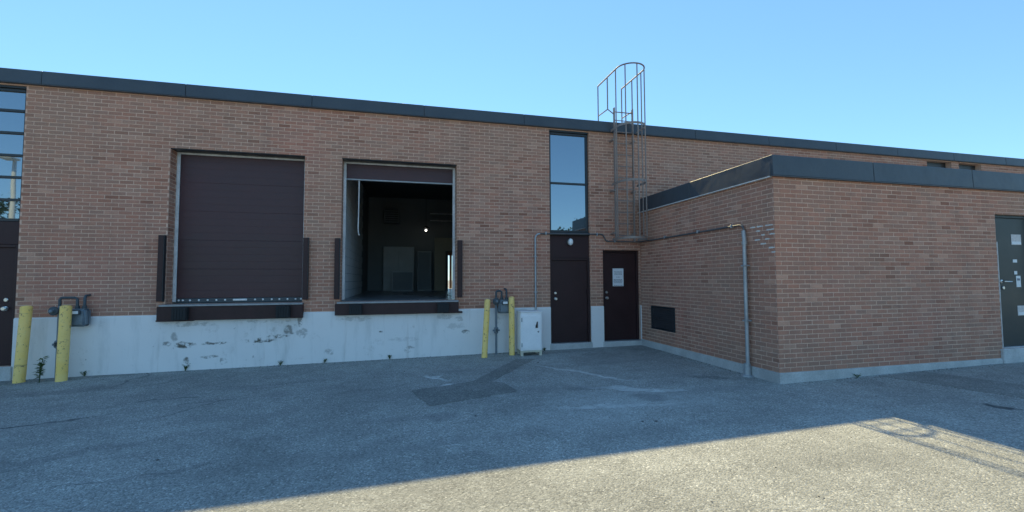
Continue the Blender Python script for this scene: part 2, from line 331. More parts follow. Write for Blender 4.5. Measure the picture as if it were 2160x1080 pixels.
# ------------------------------------------------------------------ the ground
def ground():
    xs = [-500, -120, -40, -14] + [-14 + i * .5 for i in range(1, 60)] + [16, 40, 120, 500]
    ys = [-500, -120, -40, -16] + [-16 + i * .5 for i in range(1, 36)] + [2, 40, 120, 500]
    mb = MB(); nx, ny = len(xs), len(ys)
    for y in ys:
        for x in xs:
            z = gz(x, y)
            if -14 <= x <= 16 and -16 <= y <= -.2: z += .012 * noise.noise(Vector((x * .35, y * .35, 3)))
            mb.v.append((x, y, z))
    for j in range(ny - 1):
        for i in range(nx - 1): mb.f.append((j * nx + i, j * nx + i + 1, (j + 1) * nx + i + 1, (j + 1) * nx + i))
    tag(build('ground', mb, ASPHALT, smooth=True), kind='structure')
ground()
def sheet(name, poly, mat, lift=.006, cell=.18):
    """a flat patch that follows the ground, with ragged sides"""
    pts = []
    n = len(poly)
    for i in range(n):
        a, b = Vector(poly[i]), Vector(poly[(i + 1) % n]); L = (b - a).length; k = max(1, int(L / cell)); nn = Vector((-(b - a).y, (b - a).x)).normalized()
        for j in range(k):
            q = a + (b - a) * (j / k) + nn * (random.uniform(-.018, .018) if j else 0); pts.append((q.x, q.y))
    bm = bmesh.new(); vs = [bm.verts.new((x, y, 0)) for x, y in pts]; bm.faces.new(vs); bmesh.ops.triangulate(bm, faces=bm.faces[:])
    mb = MB(); bm.verts.index_update()
    def h(x, y): return gz(x, y) + .012 * noise.noise(Vector((x * .35, y * .35, 3)))
    top = [(v.co.x, v.co.y, h(v.co.x, v.co.y) + lift) for v in bm.verts]; m = len(top)
    mb.v = top + [(x, y, z - .03) for x, y, z in top]
    mb.f = [tuple(v.index for v in f.verts) for f in bm.faces] + [(i, (i + 1) % m, m + (i + 1) % m, m + i) for i in range(m)]
    mb.f = [f if True else f for f in mb.f]
    bm.free(); o = build(name, mb, mat); tag(o, kind='structure'); return o
sheet('asphalt_patch', [(.19, -2.74), (.39, -3.61), (1.68, -3.25), (1.59, -2.69), (1.42, -2.55), (2.64, -.95), (2.3, -.84), (1.15, -2.45), (.85, -2.55)], PATCH)
sheet('asphalt_trench', [(7.4, -4.06), (8.35, -4.06), (9.2, -6.6), (8.2, -6.9)], PATCH2)
sheet('asphalt_trench', [(-6.9, -.55), (-4.6, -.18), (-4.6, -.05), (-6.9, -.05)], PATCH2)

# ------------------------------------------------------------------ walls and bricks
def wall_slab(xs_range, zs_range, holes, P):
    """slab with openings; P(u, w, z) -> point, w = depth behind the face"""
    us = sorted({xs_range[0], xs_range[1]} | {h[0] for h in holes} | {h[1] for h in holes}); us = [u for u in us if xs_range[0] <= u <= xs_range[1]]
    zs = sorted({zs_range[0], zs_range[1]} | {h[2] for h in holes} | {h[3] for h in holes}); zs = [z for z in zs if zs_range[0] <= z <= zs_range[1]]
    def solid(i, j):
        if i < 0 or j < 0 or i >= len(us) - 1 or j >= len(zs) - 1: return False
        u, z = (us[i] + us[i + 1]) / 2, (zs[j] + zs[j + 1]) / 2
        return not any(h[0] < u < h[1] and h[2] < z < h[3] for h in holes)
    mb = MB()
    for i in range(len(us) - 1):
        for j in range(len(zs) - 1):
            if not solid(i, j): continue
            u0, u1, z0, z1 = us[i], us[i + 1], zs[j], zs[j + 1]
            mb.add([P(u0, 0, z0), P(u1, 0, z0), P(u1, 0, z1), P(u0, 0, z1)], [(0, 1, 2, 3)])
            mb.add([P(u0, 1, z0), P(u1, 1, z0), P(u1, 1, z1), P(u0, 1, z1)], [(3, 2, 1, 0)])
            if not solid(i - 1, j): mb.add([P(u0, 0, z0), P(u0, 1, z0), P(u0, 1, z1), P(u0, 0, z1)], [(3, 2, 1, 0)])
            if not solid(i + 1, j): mb.add([P(u1, 0, z0), P(u1, 1, z0), P(u1, 1, z1), P(u1, 0, z1)], [(0, 1, 2, 3)])
            if not solid(i, j - 1): mb.add([P(u0, 0, z0), P(u1, 0, z0), P(u1, 1, z0), P(u0, 1, z0)], [(3, 2, 1, 0)])
            if not solid(i, j + 1): mb.add([P(u0, 0, z1), P(u1, 0, z1), P(u1, 1, z1), P(u0, 1, z1)], [(0, 1, 2, 3)])
    return mb

PITCH_U, PITCH_Z, JOINT, PROUD = .2190, .0705, .0125, .004
def brick_rects(u0, u1, z0, z1, holes, phase=0):
    out = []; k = 0; z = z0
    while z < z1 - .012:
        zt = min(z + PITCH_Z - JOINT, z1)
        u = u0 - (PITCH_U * ((k * .5 + phase) % 1))
        while u < u1:
            a, b = max(u, u0), min(u + PITCH_U - JOINT, u1)
            if b - a > .02:
                rects = [(a, b, z, zt)]
                for h in holes:
                    nr = []
                    for (p, q, r, s) in rects:
                        if q <= h[0] or p >= h[1] or s <= h[2] or r >= h[3]: nr.append((p, q, r, s)); continue
                        if p < h[0]: nr.append((p, h[0], r, s))
                        if q > h[1]: nr.append((h[1], q, r, s))
                        pm, qm = max(p, h[0]), min(q, h[1])
                        if r < h[2]: nr.append((pm, qm, r, h[2]))
                        if s > h[3]: nr.append((pm, qm, h[3], s))
                    rects = nr
                out += [t for t in rects if t[1] - t[0] > .015 and t[3] - t[2] > .01]
            u += PITCH_U
        z += PITCH_Z; k += 1
    return out
def brick_geo(L, H, rnd, proud=PROUD):
    """one brick: bevelled front face, four sides, no back; local u, depth, z about its centre"""
    b = .0035; j = lambda: rnd.uniform(-.0012, .0012); d = -proud + rnd.uniform(-.0016, .0016)
    hx, hz = L / 2, H / 2
    vs = [(-hx + b + j(), d + j() * .5, -hz + b + j()), (hx - b + j(), d + j() * .5, -hz + b + j()), (hx - b + j(), d + j() * .5, hz - b + j()), (-hx + b + j(), d + j() * .5, hz - b + j()),
          (-hx, d + b, -hz), (hx, d + b, -hz), (hx, d + b, hz), (-hx, d + b, hz), (-hx, .004, -hz), (hx, .004, -hz), (hx, .004, hz), (-hx, .004, hz)]
    fs = [(0, 1, 2, 3), (4, 5, 1, 0), (5, 6, 2, 1), (6, 7, 3, 2), (7, 4, 0, 3), (8, 9, 5, 4), (9, 10, 6, 5), (10, 11, 7, 6), (11, 8, 4, 7)]
    return vs, fs
VARIANTS = []
def brick_variants():
    rnd = random.Random(3)
    for i in range(18):
        vs, fs = brick_geo(PITCH_U - JOINT, PITCH_Z - JOINT, rnd)
        me = bpy.data.meshes.new('brick'); me.from_pydata(vs, [], fs); me.update()
        a = me.attributes.new('tone', 'FLOAT', 'FACE'); a.data.foreach_set('value', [rnd.random()] * len(fs)); me.materials.append(BRICK); VARIANTS.append(me)
brick_variants()
def pix(p):
    d = Vector(p) - CAM; w = d.dot(fw)
    if w < .1: return None
    return 1080 + F_PX * d.dot(rt) / w, 540 - F_PX * d.dot(up) / w, w
def lay_bricks(parent, faces, single=300, blocked=lambda x, y, z: False):
    """faces: list of (P0, u, rects, singles_allowed). The largest full bricks in view become objects, the rest one mesh."""
    rnd = random.Random(11); cand = []; rest = []
    for fi, (P0, u, rects, ok) in enumerate(faces):
        P0, u = Vector(P0), Vector(u)
        for (a, b, z0, z1) in rects:
            c = P0 + u * ((a + b) / 2) + Vector((0, 0, (z0 + z1) / 2)); full = abs(b - a - (PITCH_U - JOINT)) < 1e-4 and abs(z1 - z0 - (PITCH_Z - JOINT)) < 1e-4
            item = (fi, c, b - a, z1 - z0); area = 0
            if ok and full:
                q = pix(c)
                if q and 12 < q[0] < 2148 and 10 < q[1] < 1070 and not blocked(*c):
                    e = [pix(c + u * sx * .1 + Vector((0, 0, sz * .03))) for sx, sz in ((-1, -1), (1, -1), (1, 1), (-1, 1))]
                    area = abs(sum(e[i][0] * e[(i + 1) % 4][1] - e[(i + 1) % 4][0] * e[i][1] for i in range(4))) / 2
            if area: cand.append((area, item))
            else: rest.append(item)
    cand.sort(key=lambda t: -t[0]); rest += [t[1] for t in cand[single:]]
    O = ORG[parent.name]
    for _, (fi, c, L, H) in cand[:single]:
        o = bpy.data.objects.new('brick', VARIANTS[rnd.randrange(len(VARIANTS))]); col.objects.link(o); o.parent = parent; o.location = c - O
        u = Vector(faces[fi][1]); o.rotation_euler = (0, 0, math.atan2(u.y, u.x))
    mb = MB(); tones = []
    for (fi, c, L, H) in rest:
        u = Vector(faces[fi][1]); dn = Vector((-u.y, u.x, 0)); vs, fs = brick_geo(L, H, rnd); t = rnd.random()
        mb.add([c + u * x + dn * y + Vector((0, 0, z)) for x, y, z in vs], fs); tones += [t] * len(fs)
    tag(build('remaining_bricks', mb, BRICK, parent, attr=tones), kind='stuff')

# ---- openings of the main front (x0, x1, z0, z1)
D1 = (-4.20, -1.86, -.45, 2.49); D2 = (-1.16, 1.19, -.45, 2.49)
BAYL = (-8.35, -6.43, -1.46, 3.44); BAY = (3.31, 4.29, -1.46, 3.44); DR2 = (4.61, 5.565, -1.46, .665)
HW1 = (15.02, 16.0, 2.55, 3.44); HW2 = (16.32, 17.25, 2.55, 3.44)
MAIN = [D1, D2, BAYL, BAY, DR2, HW1, HW2]
XA, YA = 5.587, -3.966
wh = empty('warehouse_building', (-1, .0, -1.62), 'long low brown brick warehouse with two loading dock doors and dark metal roof edge', 'building')
front = build('front_wall', wall_slab((-13, 30), (-1.9, 3.52), MAIN, lambda u, w, z: (u, w * .28, z)), MORTAR, wh)
BZ = -.635
faces = [((0, 0, 0), (1, 0, 0), [r for r in brick_rects(-10.4, 24, BZ + .006, 3.50, MAIN + [(5.6, 40, -9, 1.80)], .25) if True], True)]
for h in (D1, D2):
    faces.append(((h[0], 0, 0), (0, 1, 0), brick_rects(.012, .25, BZ + .006, h[3], [(-9, 9, -9, h[2])]), False))       # left reveal faces +x
    faces.append(((h[1], 0, 0), (0, -1, 0), brick_rects(-.25, -.012, BZ + .006, h[3], [(-9, 9, -9, h[2])]), False))
faces.append(((BAYL[1], 0, 0), (0, -1, 0), brick_rects(-.2, -.012, BZ + .006, 3.44, []), False))
for h in (BAY, DR2):
    faces.append(((h[0], 0, 0), (0, 1, 0), brick_rects(.012, .2, BZ + .006, h[3], []), False)); faces.append(((h[1], 0, 0), (0, -1, 0), brick_rects(-.2, -.012, BZ + .006, h[3], []), False))
lay_bricks(front, faces, 300, lambda x, y, z: (x < -6.2 and z < -.3))
# other walls, roof
build('rear_wall', wall_slab((-12.7, 30), (-1.9, 3.52), [(2.24, 2.46, -.45, 1.2), (2.56, 2.95, -.45, 1.2)], lambda u, w, z: (u, 13.0 + w * .28, z)), MORTAR, wh)
box('side_wall', (-13, -12.72, .285, 13.0, -1.9, 3.52), MORTAR, wh, 0); box('side_wall', (29.72, 30, .285, 12.995, -1.9, 3.52), MORTAR, wh, 0)
box('roof', (-12.9, 29.9, .02, 13.2, 3.525, 3.62), ROOFM, wh, 0)
x = -12.65 - .0
k = 0
x = 11.58 - 2.22 * 11
while x < 30:
    x1 = x + 2.22; dy = random.uniform(-.004, .004)
    mb = MB().add([(x + .004, -.075 + dy, 3.475), (x1 - .004, -.075 + dy, 3.475), (x1 - .004, -.062 + dy, 3.715), (x + .004, -.062 + dy, 3.715), (x + .004, .03, 3.475), (x1 - .004, .03, 3.475), (x1 - .004, .16, 3.715), (x + .004, .16, 3.715)],
                  [(0, 1, 2, 3), (7, 6, 5, 4), (0, 4, 5, 1), (3, 2, 6, 7), (1, 5, 6, 2), (0, 3, 7, 4)])
    build('fascia_panel', mb, FASCIA, wh, bevel=.006)
    box('fascia_clip', (x - .012, x + .012, -.058, .02, 3.485, 3.705), DARKFR, wh, 0)
    x = x1
box('drip_edge', (-13, 30, -.079, -.001, 3.462, 3.472), FASCIA, wh, 0)
# painted concrete foundation between the doors
for a, b in ((-13, -8.35), (-6.43, 3.31), (4.29, 4.61), (5.565, 5.59)):
    mb = MB(); n = max(1, int((b - a) / .4)); zs = (-1.95, -.66, -.642); ys = (-.022, -.022, -.006)
    for i in range(n + 1):
        xx = a + (b - a) * i / n
        for z, y in zip(zs, ys): mb.v.append((xx, y, z))
        mb.v.append((xx, .02, -.642))
    for i in range(n):
        for r in range(3): mb.f.append((i * 4 + r, (i + 1) * 4 + r, (i + 1) * 4 + r + 1, i * 4 + r + 1))
    mb.f += [(0, 1, 2, 3), (n * 4 + 3, n * 4 + 2, n * 4 + 1, n * 4)]
    build('foundation_wall', mb, WHITEWALL, wh)

# ---- loading dock doors
def frame_strip(h, y, w, t, mat, parent, name):
    build(name, MB().box(h[0] + .002, h[0] + w, y, y + t, h[2] + .03, h[3] - .01), mat, parent, bevel=.006)
    build(name, MB().box(h[1] - w, h[1] - .002, y, y + t, h[2] + .03, h[3] - .01), mat, parent, bevel=.006)
    build(name, MB().box(h[0] + w + .001, h[1] - w - .001, y, y + t, h[3] - w * .8, h[3] - .01), mat, parent, bevel=.006)
def section(x0, x1, z0, z1, y, parent):
    """sectional door leaf with two raised ribs"""
    prof = [(y, z0 + .004), (y - .0, z0 + .05), (y + .012, z0 + .065)]
    mb = MB(); zz = z1 - z0; seq = [(0, .0), (0, .008)]
    pts = [(y + .0016, z0), (y, z0 + .005)]
    for q in (.25, .5, .75):
        zc = z0 + zz * q; pts += [(y, zc - .010), (y + .0010, zc - .004), (y + .0010, zc + .004), (y, zc + .010)]
    pts += [(y, z1 - .005), (y + .0016, z1 - .001)]
    n = len(pts); mb.v = [(x0, a, b) for a, b in pts] + [(x1, a, b) for a, b in pts] + [(x0, y + .05, z0), (x1, y + .05, z0), (x1, y + .05, z1), (x0, y + .05, z1)]
    mb.f = [(i, n + i, n + i + 1, i + 1) for i in range(n - 1)] + [(2 * n, 2 * n + 3, 2 * n + 2, 2 * n + 1), (n - 1, 2 * n - 1, 2 * n + 2, 2 * n + 3), (0, 2 * n, 2 * n + 1, n)]
    mb.f += [tuple(range(n)) + (2 * n + 3, 2 * n), tuple(range(2 * n - 1, n - 1, -1)) + (2 * n + 1, 2 * n + 2)]
    return build('door_section', mb, DOCKP, parent)
def dock(h, name, label, closed):
    d = empty(name, None, parent=wh); d['label'] = label
    frame_strip(h, .255, .058, .03, SEAL, d, 'weather_seal')
    box('shade_lintel', (h[0] + .002, h[1] - .002, .012, .25, h[3] - .014, h[3] - .002), DARKFR, d, 0)  # lintel coloured dark to imitate the shadow at the top of the opening
    yd = .292
    if closed:
        n = 5; H = (h[3] - .02 - (h[2] + .10)) / n
        for i in range(n): section(h[0] + .01, h[1] - .01, h[2] + .10 + i * H, h[2] + .10 + (i + 1) * H, yd, d)
        box('bottom_rail', (h[0] + .01, h[1] - .01, yd - .008, yd + .05, h[2] + .012, h[2] + .096), METERD, d, .004)
        for xx in (-4.10, -4.03, -3.91, -3.76, -3.61, -3.46, -3.31, -2.78, -2.64, -2.48, -2.34, -2.19, -2.04, -1.94):
            build('bolt', MB().lathe((xx, yd - .009, -.39), [(.019, 0), (.019, -.006), (.012, -.012)], 8, 'y'), OPAL, d, smooth=True)
        hp = box('lift_handle', (-3.17, -2.92, yd - .03, yd - .010, -.408, -.372), OPAL, d, .006)
        box('bottom_seal', (h[0] + .015, h[1] - .015, yd, yd + .04, h[2] - .012, h[2] + .008), RUBBER, d, .003)
    else:
        section(h[0] + .01, h[1] - .01, 2.135, h[3] - .02, yd, d)
        box('bottom_rail', (h[0] + .01, h[1] - .01, yd - .006, yd + .05, 2.10, 2.132), STEEL, d, .004)
        build('pull_rope', MB().tube([(-.85, yd + .02, 2.10), (-.853, yd + .02, 1.4), (-.86, yd + .02, 1.08), (-.852, yd + .02, .98), (-.835, yd + .02, .93), (-.822, yd + .02, .95)], .012, 8), SEAL, d, smooth=True)
        for s, xx in ((-1, h[0] + .03), (1, h[1] - .03)):
            build('door_track', MB().box(xx - .02, xx + .02, yd + .06, yd + .10, h[2] + .02, 2.6), STEEL, d, bevel=.003)
    # steel nosing, pit plate, bumpers and side guards
    build('sill_nosing', MB().box(h[0] - .045, h[1] + .03, -.13, .33, h[2] - .035, h[2] - .001), STEEL, d, bevel=.004)
    z1 = h[2] - .037; z0 = -.745 if closed else -.715
    build('dock_plate', MB().box(h[0] - .08, h[1] + .03, -.115, .0, z0, z1), DOCKS, d, bevel=.004)
    if not closed: build('bottom_angle', MB().box(h[1] - .3, h[1] + .11, -.125, -.001, z0 - .004, z0 + .03), DOCKS, d, bevel=.003)
    else: build('bottom_angle', MB().box(h[0] - .085, h[0] + .5, -.125, -.001, z0 - .012, z0 + .016), DOCKS, d, bevel=.003)
    for xx in (h[0] + .20, h[1] - .42):
        b = build('dock_bumper', MB().box(xx, xx + .24, -.235, -.117, z0 + .012, z1 - .012), RUBBER, d, bevel=.012)
        for i in range(5): build('bumper_layer', MB().box(xx + .012 + i * .045, xx + .045 + i * .045, -.243, -.2355, z0 + .02, z1 - .02), RUBBER, b, bevel=.003)
    for xx in (h[0] - .105, h[1] + .012):
        g = build('side_guard', MB().box(xx, xx + .09, -.095, -.0095, h[2] + .06, .83), DOCKS, d, bevel=.005)
        build('guard_flange', MB().box(xx + .0905, xx + .1, -.099, -.0095, h[2] + .055, .832), DARKFR, g, bevel=.002)
    return d
dock(D1, 'loading_dock_door', 'closed dark brown sectional dock door with a row of pale bolts along its bottom', True)
dock(D2, 'loading_dock_door', 'loading dock door rolled up, only its lowest section showing at the top', False)

# ---- personnel doors and windows of the front
def knob(x, y, z, parent, r=.034):
    k = build('knob', MB().lathe((x, y, z), [(r * .95, 0), (r * .95, -.008), (r * .4, -.012), (r * .4, -.032), (r * .85, -.040), (r, -.055), (r * .7, -.068)], 14, 'y'), CHROME, parent, smooth=True); return k
def lock(x, y, z, parent, r=.03):
    return build('deadbolt', MB().lathe((x, y, z), [(r, 0), (r, -.012), (r * .8, -.018)], 14, 'y'), CHROME, parent, smooth=True)
def door(x0, x1, z0, z1, y, parent, leafmat=BROWN, framemat=BROWNF, fw_=.05, yf=None):
    """frame of three pieces and a leaf; front of the leaf at y"""
    d = empty('door', None, parent=parent)
    yf = y - .035 if yf is None else yf
    build('door_frame', MB().box(x0, x0 + fw_, yf, y + .06, z0, z1), framemat, d, bevel=.003); build('door_frame', MB().box(x1 - fw_, x1, yf, y + .06, z0, z1), framemat, d, bevel=.003)
    build('door_frame', MB().box(x0 + fw_ + .001, x1 - fw_ - .001, yf, y + .06, z1 - fw_, z1 - .001), framemat, d, bevel=.003)
    build('door_leaf', MB().box(x0 + fw_ + .004, x1 - fw_ - .004, y, y + .045, z0 + .012, z1 - fw_ - .004), leafmat, d, bevel=.002)
    return d
def bay_window(x0, x1, z0, z1, bars, y, parent):
    w = empty('window', None, parent=parent); t = .05
    build('window_frame', MB().box(x0, x0 + t, y, y + .08, z0, z1), DARKFR, w, bevel=.004); build('window_frame', MB().box(x1 - t, x1, y, y + .08, z0, z1), DARKFR, w, bevel=.004)
    build('window_frame', MB().box(x0 + t + .001, x1 - t - .001, y, y + .08, z1 - t, z1), DARKFR, w, bevel=.004); build('window_frame', MB().box(x0 + t + .001, x1 - t - .001, y, y + .08, z0, z0 + t), DARKFR, w, bevel=.004)
    bars = sorted(bars)
    for b in bars: build('mullion', MB().box(x0 + t + .001, x1 - t - .001, y + .004, y + .075, b - .022, b + .022), DARKFR, w, bevel=.003)
    edges = [z0 + t] + [q for b in bars for q in (b - .022, b + .022)] + [z1 - t]
    for i in range(0, len(edges), 2): build('pane', MB().box(x0 + t + .002, x1 - t - .002, y + .035, y + .047, edges[i] + .001, edges[i + 1] - .001), GLASS, w)
    return w
# glazed bay with the door under it
box('infill_panel', (BAY[0] + .002, BAY[1] - .002, .055, .10, .47, 1.02), BROWN, wh, .003)
box('panel_cap', (BAY[0] + .002, BAY[1] - .002, .0, .052, .995, 1.06), DARKFR, wh, .004)
bay_window(BAY[0] + .004, BAY[1] - .004, 1.065, 3.40, [2.21], .06, wh)
box('dark_head_strip', (BAY[0] + .004, BAY[1] - .004, .02, .13, 3.402, 3.438), DARKFR, wh, 0)
da = door(BAY[0] + .003, BAY[1] - .003, -1.46, .468, .06, wh); da['label'] = 'tall brown steel door under the narrow two-pane window'
lock(3.45, .06, -.33, da); knob(3.45, .06, -.46, da)
for z in (.26, -.30, -1.2): build('hinge', MB().tube([(4.225, .02, z - .05), (4.225, .02, z + .05)], .010, 8), BROWNF, da, smooth=True)
box('door_threshold', (BAY[0] + .003, BAY[1] - .003, -.02, .12, -1.46, -1.452), STEEL, da, 0)
db = door(DR2[0] + .003, DR2[1] - .003, -1.46, DR2[3] - .004, .10, wh); db['label'] = 'brown steel door with a white paper notice in the corner by the annex'
lock(4.74, .10, -.33, db); knob(4.74, .10, -.46, db)
box('door_threshold', (DR2[0] + .003, DR2[1] - .003, -.02, .14, -1.46, -1.452), STEEL, db, 0)
for (a, b) in ((3.29, 4.31), (4.58, 5.6)): build('door_step', MB().box(a, b, -.045, .2, -1.75, -1.4645), STEP, wh, bevel=.01)
# bay at the far left
bay_window(BAYL[0] + .004, BAYL[1] - .004, 1.04, 3.40, [3.01, 2.61, 2.21, 1.82, 1.42], .06, wh)
box('dark_head_strip', (BAYL[0] + .004, BAYL[1] - .004, .02, .13, 3.402, 3.438), DARKFR, wh, 0)
box('infill_panel', (BAYL[0] + .002, BAYL[1] - .002, .055, .10, .635, 1.035), BROWN, wh, .003)
dc = door(BAYL[0] + .9, BAYL[1] - .003, -1.46, .63, .06, wh); dc['label'] = 'brown steel door at the left edge below the six-pane window'
box('infill_panel', (BAYL[0] + .003, BAYL[0] + .897, .055, .10, -1.46, .63), BROWN, wh, .003)
lock(-6.60, .06, -.33, dc, .034); knob(-6.60, .06, -.48, dc, .04)
build('door_step', MB().box(BAYL[0] - .05, BAYL[1] + .02, -.05, .2, -1.9, -1.4645), STEP, wh, bevel=.01)
for h in (HW1, HW2): bay_window(h[0] + .004, h[1] - .004, h[2], h[3] - .16, [], .16, wh); box('dark_head_strip', (h[0] + .004, h[1] - .004, .14, .27, h[3] - .158, h[3] - .002), DARKFR, wh, 0)  # dark strip across each high window's top stands in for the shadow there

# ------------------------------------------------------------------ interior seen through the open dock
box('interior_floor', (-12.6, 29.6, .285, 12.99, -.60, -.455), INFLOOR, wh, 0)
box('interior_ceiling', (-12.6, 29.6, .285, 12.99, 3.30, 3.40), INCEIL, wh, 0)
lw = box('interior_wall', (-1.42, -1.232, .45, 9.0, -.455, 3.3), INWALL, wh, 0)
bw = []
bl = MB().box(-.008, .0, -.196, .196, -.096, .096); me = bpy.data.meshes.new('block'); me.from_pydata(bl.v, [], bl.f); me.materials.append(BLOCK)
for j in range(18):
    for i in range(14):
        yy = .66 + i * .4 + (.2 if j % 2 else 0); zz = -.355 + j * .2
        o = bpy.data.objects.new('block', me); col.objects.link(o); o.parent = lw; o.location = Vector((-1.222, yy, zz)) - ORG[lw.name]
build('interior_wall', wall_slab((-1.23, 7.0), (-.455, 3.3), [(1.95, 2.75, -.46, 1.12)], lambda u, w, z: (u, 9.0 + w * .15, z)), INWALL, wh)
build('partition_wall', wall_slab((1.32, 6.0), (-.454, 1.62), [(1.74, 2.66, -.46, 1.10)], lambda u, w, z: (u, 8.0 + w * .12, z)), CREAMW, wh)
box('interior_wall', (7.0, 7.15, .285, 9.15, -.455, 3.3), INWALL, wh, 0)
lo = empty('interior_lamp', (1.0, 8.3, 1.93), 'small lit round lamp hanging in the dark warehouse interior', 'lamp')
build('bulb', MB().lathe((1.0, 8.3, 1.93), [(.01, -.042), (.034, -.03), (.047, 0), (.034, .03), (.01, .042)], 12), LAMPON, lo, smooth=True)
build('shade', MB().lathe((1.0, 8.3, 2.0), [(.16, 0), (.10, .06), (.03, .10)], 14), METERD, lo, smooth=True); build('cord', MB().tube([(1, 8.3, 2.1), (1, 8.3, 3.3)], .008, 6), BLACK, lo)
for z, lab in ((2.60, 'upper pale tube light hanging inside the open dock'), (2.32, 'lower pale tube light hanging inside the open dock')):
    st = empty('tube_light', (2.2, 8.3, z), lab, 'light', 'tube lights inside the dock')
    build('tube', MB().tube([(1.15, 8.3, z), (3.3, 8.3, z)], .022, 8), OPAL, st, smooth=True); build('housing', MB().box(1.12, 3.33, 8.27, 8.33, z + .03, z + .07), STEEL, st, bevel=.004)
    for xx in (1.4, 3.0): build('hanger_rod', MB().tube([(xx, 8.3, z + .07), (xx, 8.3, 3.3)], .006, 6), STEEL, st)
hu = empty('unit_heater', (-.3, 8.2, 2.1), 'square unit heater hung high inside the open dock', 'heater')
build('casing', MB().box(-.60, -.02, 8.1, 8.45, 2.16, 2.74), METER, hu, bevel=.02)
for i in range(6): build('louvre', MB().box(-.55, -.07, 8.07, 8.098, 2.22 + i * .085, 2.27 + i * .085), METERD, hu, bevel=.004)
for xx in (-.5, -.12): build('hanger_rod', MB().tube([(xx, 8.28, 2.74), (xx, 8.28, 3.3)], .008, 6), STEEL, hu)
def cabinet_in(x0, x1, z1, lab):
    c = empty('storage_cabinet', ((x0 + x1) / 2, 8.7, -.455), lab, 'cabinet'); build('body', MB().box(x0, x1, 8.45, 8.95, -.455, z1), INCAB, c, bevel=.008)
    m = (x0 + x1) / 2
    for a, b in ((x0 + .015, m - .006), (m + .006, x1 - .015)): build('cabinet_door', MB().box(a, b, 8.428, 8.4485, -.42, z1 - .03), INCAB, c, bevel=.005)
cabinet_in(-.62, .56, 1.28, 'wide pale storage cabinet at the back of the open dock')
for (x0, x1, y0, y1, z1, lab) in ((-.28, .50, 7.6, 8.1, .30, 'low pale crate in front of the storage cabinet inside the open dock'), (.68, 1.22, 8.3, 8.85, 1.1, 'tall narrow locker beside the storage cabinet inside the open dock')):
    c = empty('storage_crate' if z1 < .5 else 'locker', ((x0 + x1) / 2, (y0 + y1) / 2, -.455), lab, 'crate' if z1 < .5 else 'locker')
    build('body', MB().box(x0, x1, y0, y1, -.455, z1), INCAB, c, bevel=.008); build('front_panel', MB().box(x0 + .03, x1 - .03, y0 - .015, y0 - .0005, -.41, z1 - .04), INWALL, c, bevel=.005)

# ------------------------------------------------------------------ annex
ax = empty('brick_annex', (9.5, -2, -1.62), 'lower brown brick annex projecting on the right with its own dark metal roof edge', 'building')
ADOOR = (10.40, 11.42, -1.27, 1.13); VENT = (-1.35, -.44, -1.14, -.62)
AX1 = 16
fr_w = build('front_wall', wall_slab((XA, AX1), (-1.9, 1.62), [ADOOR], lambda u, w, z: (u, YA + w * .26, z)), MORTAR, ax)
# left face: u runs along +y from the corner towards the main wall; faces -x
VH = (VENT[0] - YA, VENT[1] - YA, VENT[2], VENT[3])
sd_w = build('side_wall', wall_slab((.27, -YA - .012), (-1.9, 1.62), [VH], lambda u, w, z: (XA + w * .26, YA + u, z)), MORTAR, ax)
bpy.context.view_layer.update()
AZ = -1.437
# front bricks overlap the corner by the side bricks' thickness
lay_bricks(fr_w, [((0, YA, 0), (1, 0, 0), brick_rects(XA - .007, 13.2, AZ + .006, 1.60, [ADOOR], 0), True),
                  ((ADOOR[0], YA, 0), (0, 1, 0), brick_rects(.012, .1, AZ + .006, ADOOR[3], [(-9, 9, -9, ADOOR[2])]), False)], 300)
# side bricks: along -y so that the outward normal is -x
vh = (-VENT[1], -VENT[0], VENT[2], VENT[3])
lay_bricks(sd_w, [((XA, 0, 0), (0, -1, 0), brick_rects(.012, -YA, AZ + .006, 1.60, [vh], .5), True)], 300)
# concrete curb
mb = MB().prism([(XA - .03, YA - .03), (ADOOR[0] - .06, YA - .03), (ADOOR[0] - .06, YA - .002), (XA - .0, YA - .002), (XA - .0, -.03), (XA - .03, -.03)], -1.95, -1.437)
build('curb', mb, CURB, ax, bevel=.006)
build('curb', MB().box(ADOOR[1] + .3, AX1, YA - .03, YA - .002, -1.95, -1.437), CURB, ax, bevel=.006)
build('door_step', MB().box(ADOOR[0] - .055, ADOOR[1] + .295, YA - .05, YA + .24, -1.95, -1.275), STEP, ax, bevel=.012)
box('roof', (XA + .02, AX1 - .1, YA + .02, -.001, 1.625, 1.75), ROOFM, ax, 0); box('end_wall', (AX1 - .26, AX1, YA + .262, -.001, -1.9, 1.62), MORTAR, ax, 0)
# roof edge
def fascia_piece(p0, p1, outn, z0, z1, parent):
    p0, p1, n = Vector(p0), Vector(p1), Vector(outn); a = []
    for p in (p0, p1):
        a += [p + n * .055 + Vector((0, 0, z0)), p + n * .04 + Vector((0, 0, z1)), p - n * .16 + Vector((0, 0, z1)), p - n * .0 + Vector((0, 0, z0))]
    build('fascia_panel', MB().add(a, [(0, 1, 2, 3), (7, 6, 5, 4), (0, 4, 5, 1), (1, 5, 6, 2), (2, 6, 7, 3), (3, 7, 4, 0)]), FASCIA, parent, bevel=.006)
xs = [XA - .05, 7.55, 9.82, 12.09, 14.36, AX1]
for a, b in zip(xs, xs[1:]): fascia_piece((a + .005, YA, 0), (b - .005, YA, 0), (0, -1, 0), 1.575, 1.895, ax)
for a in xs[1:-1]: box('fascia_clip', (a - .012, a + .012, YA - .036, YA + .02, 1.585, 1.885), DARKFR, ax, 0)
for a, b in ((YA + .003, -1.99), (-1.98, -.085)): fascia_piece((XA, b, 0), (XA, a, 0), (-1, 0, 0), 1.575, 1.895, ax)
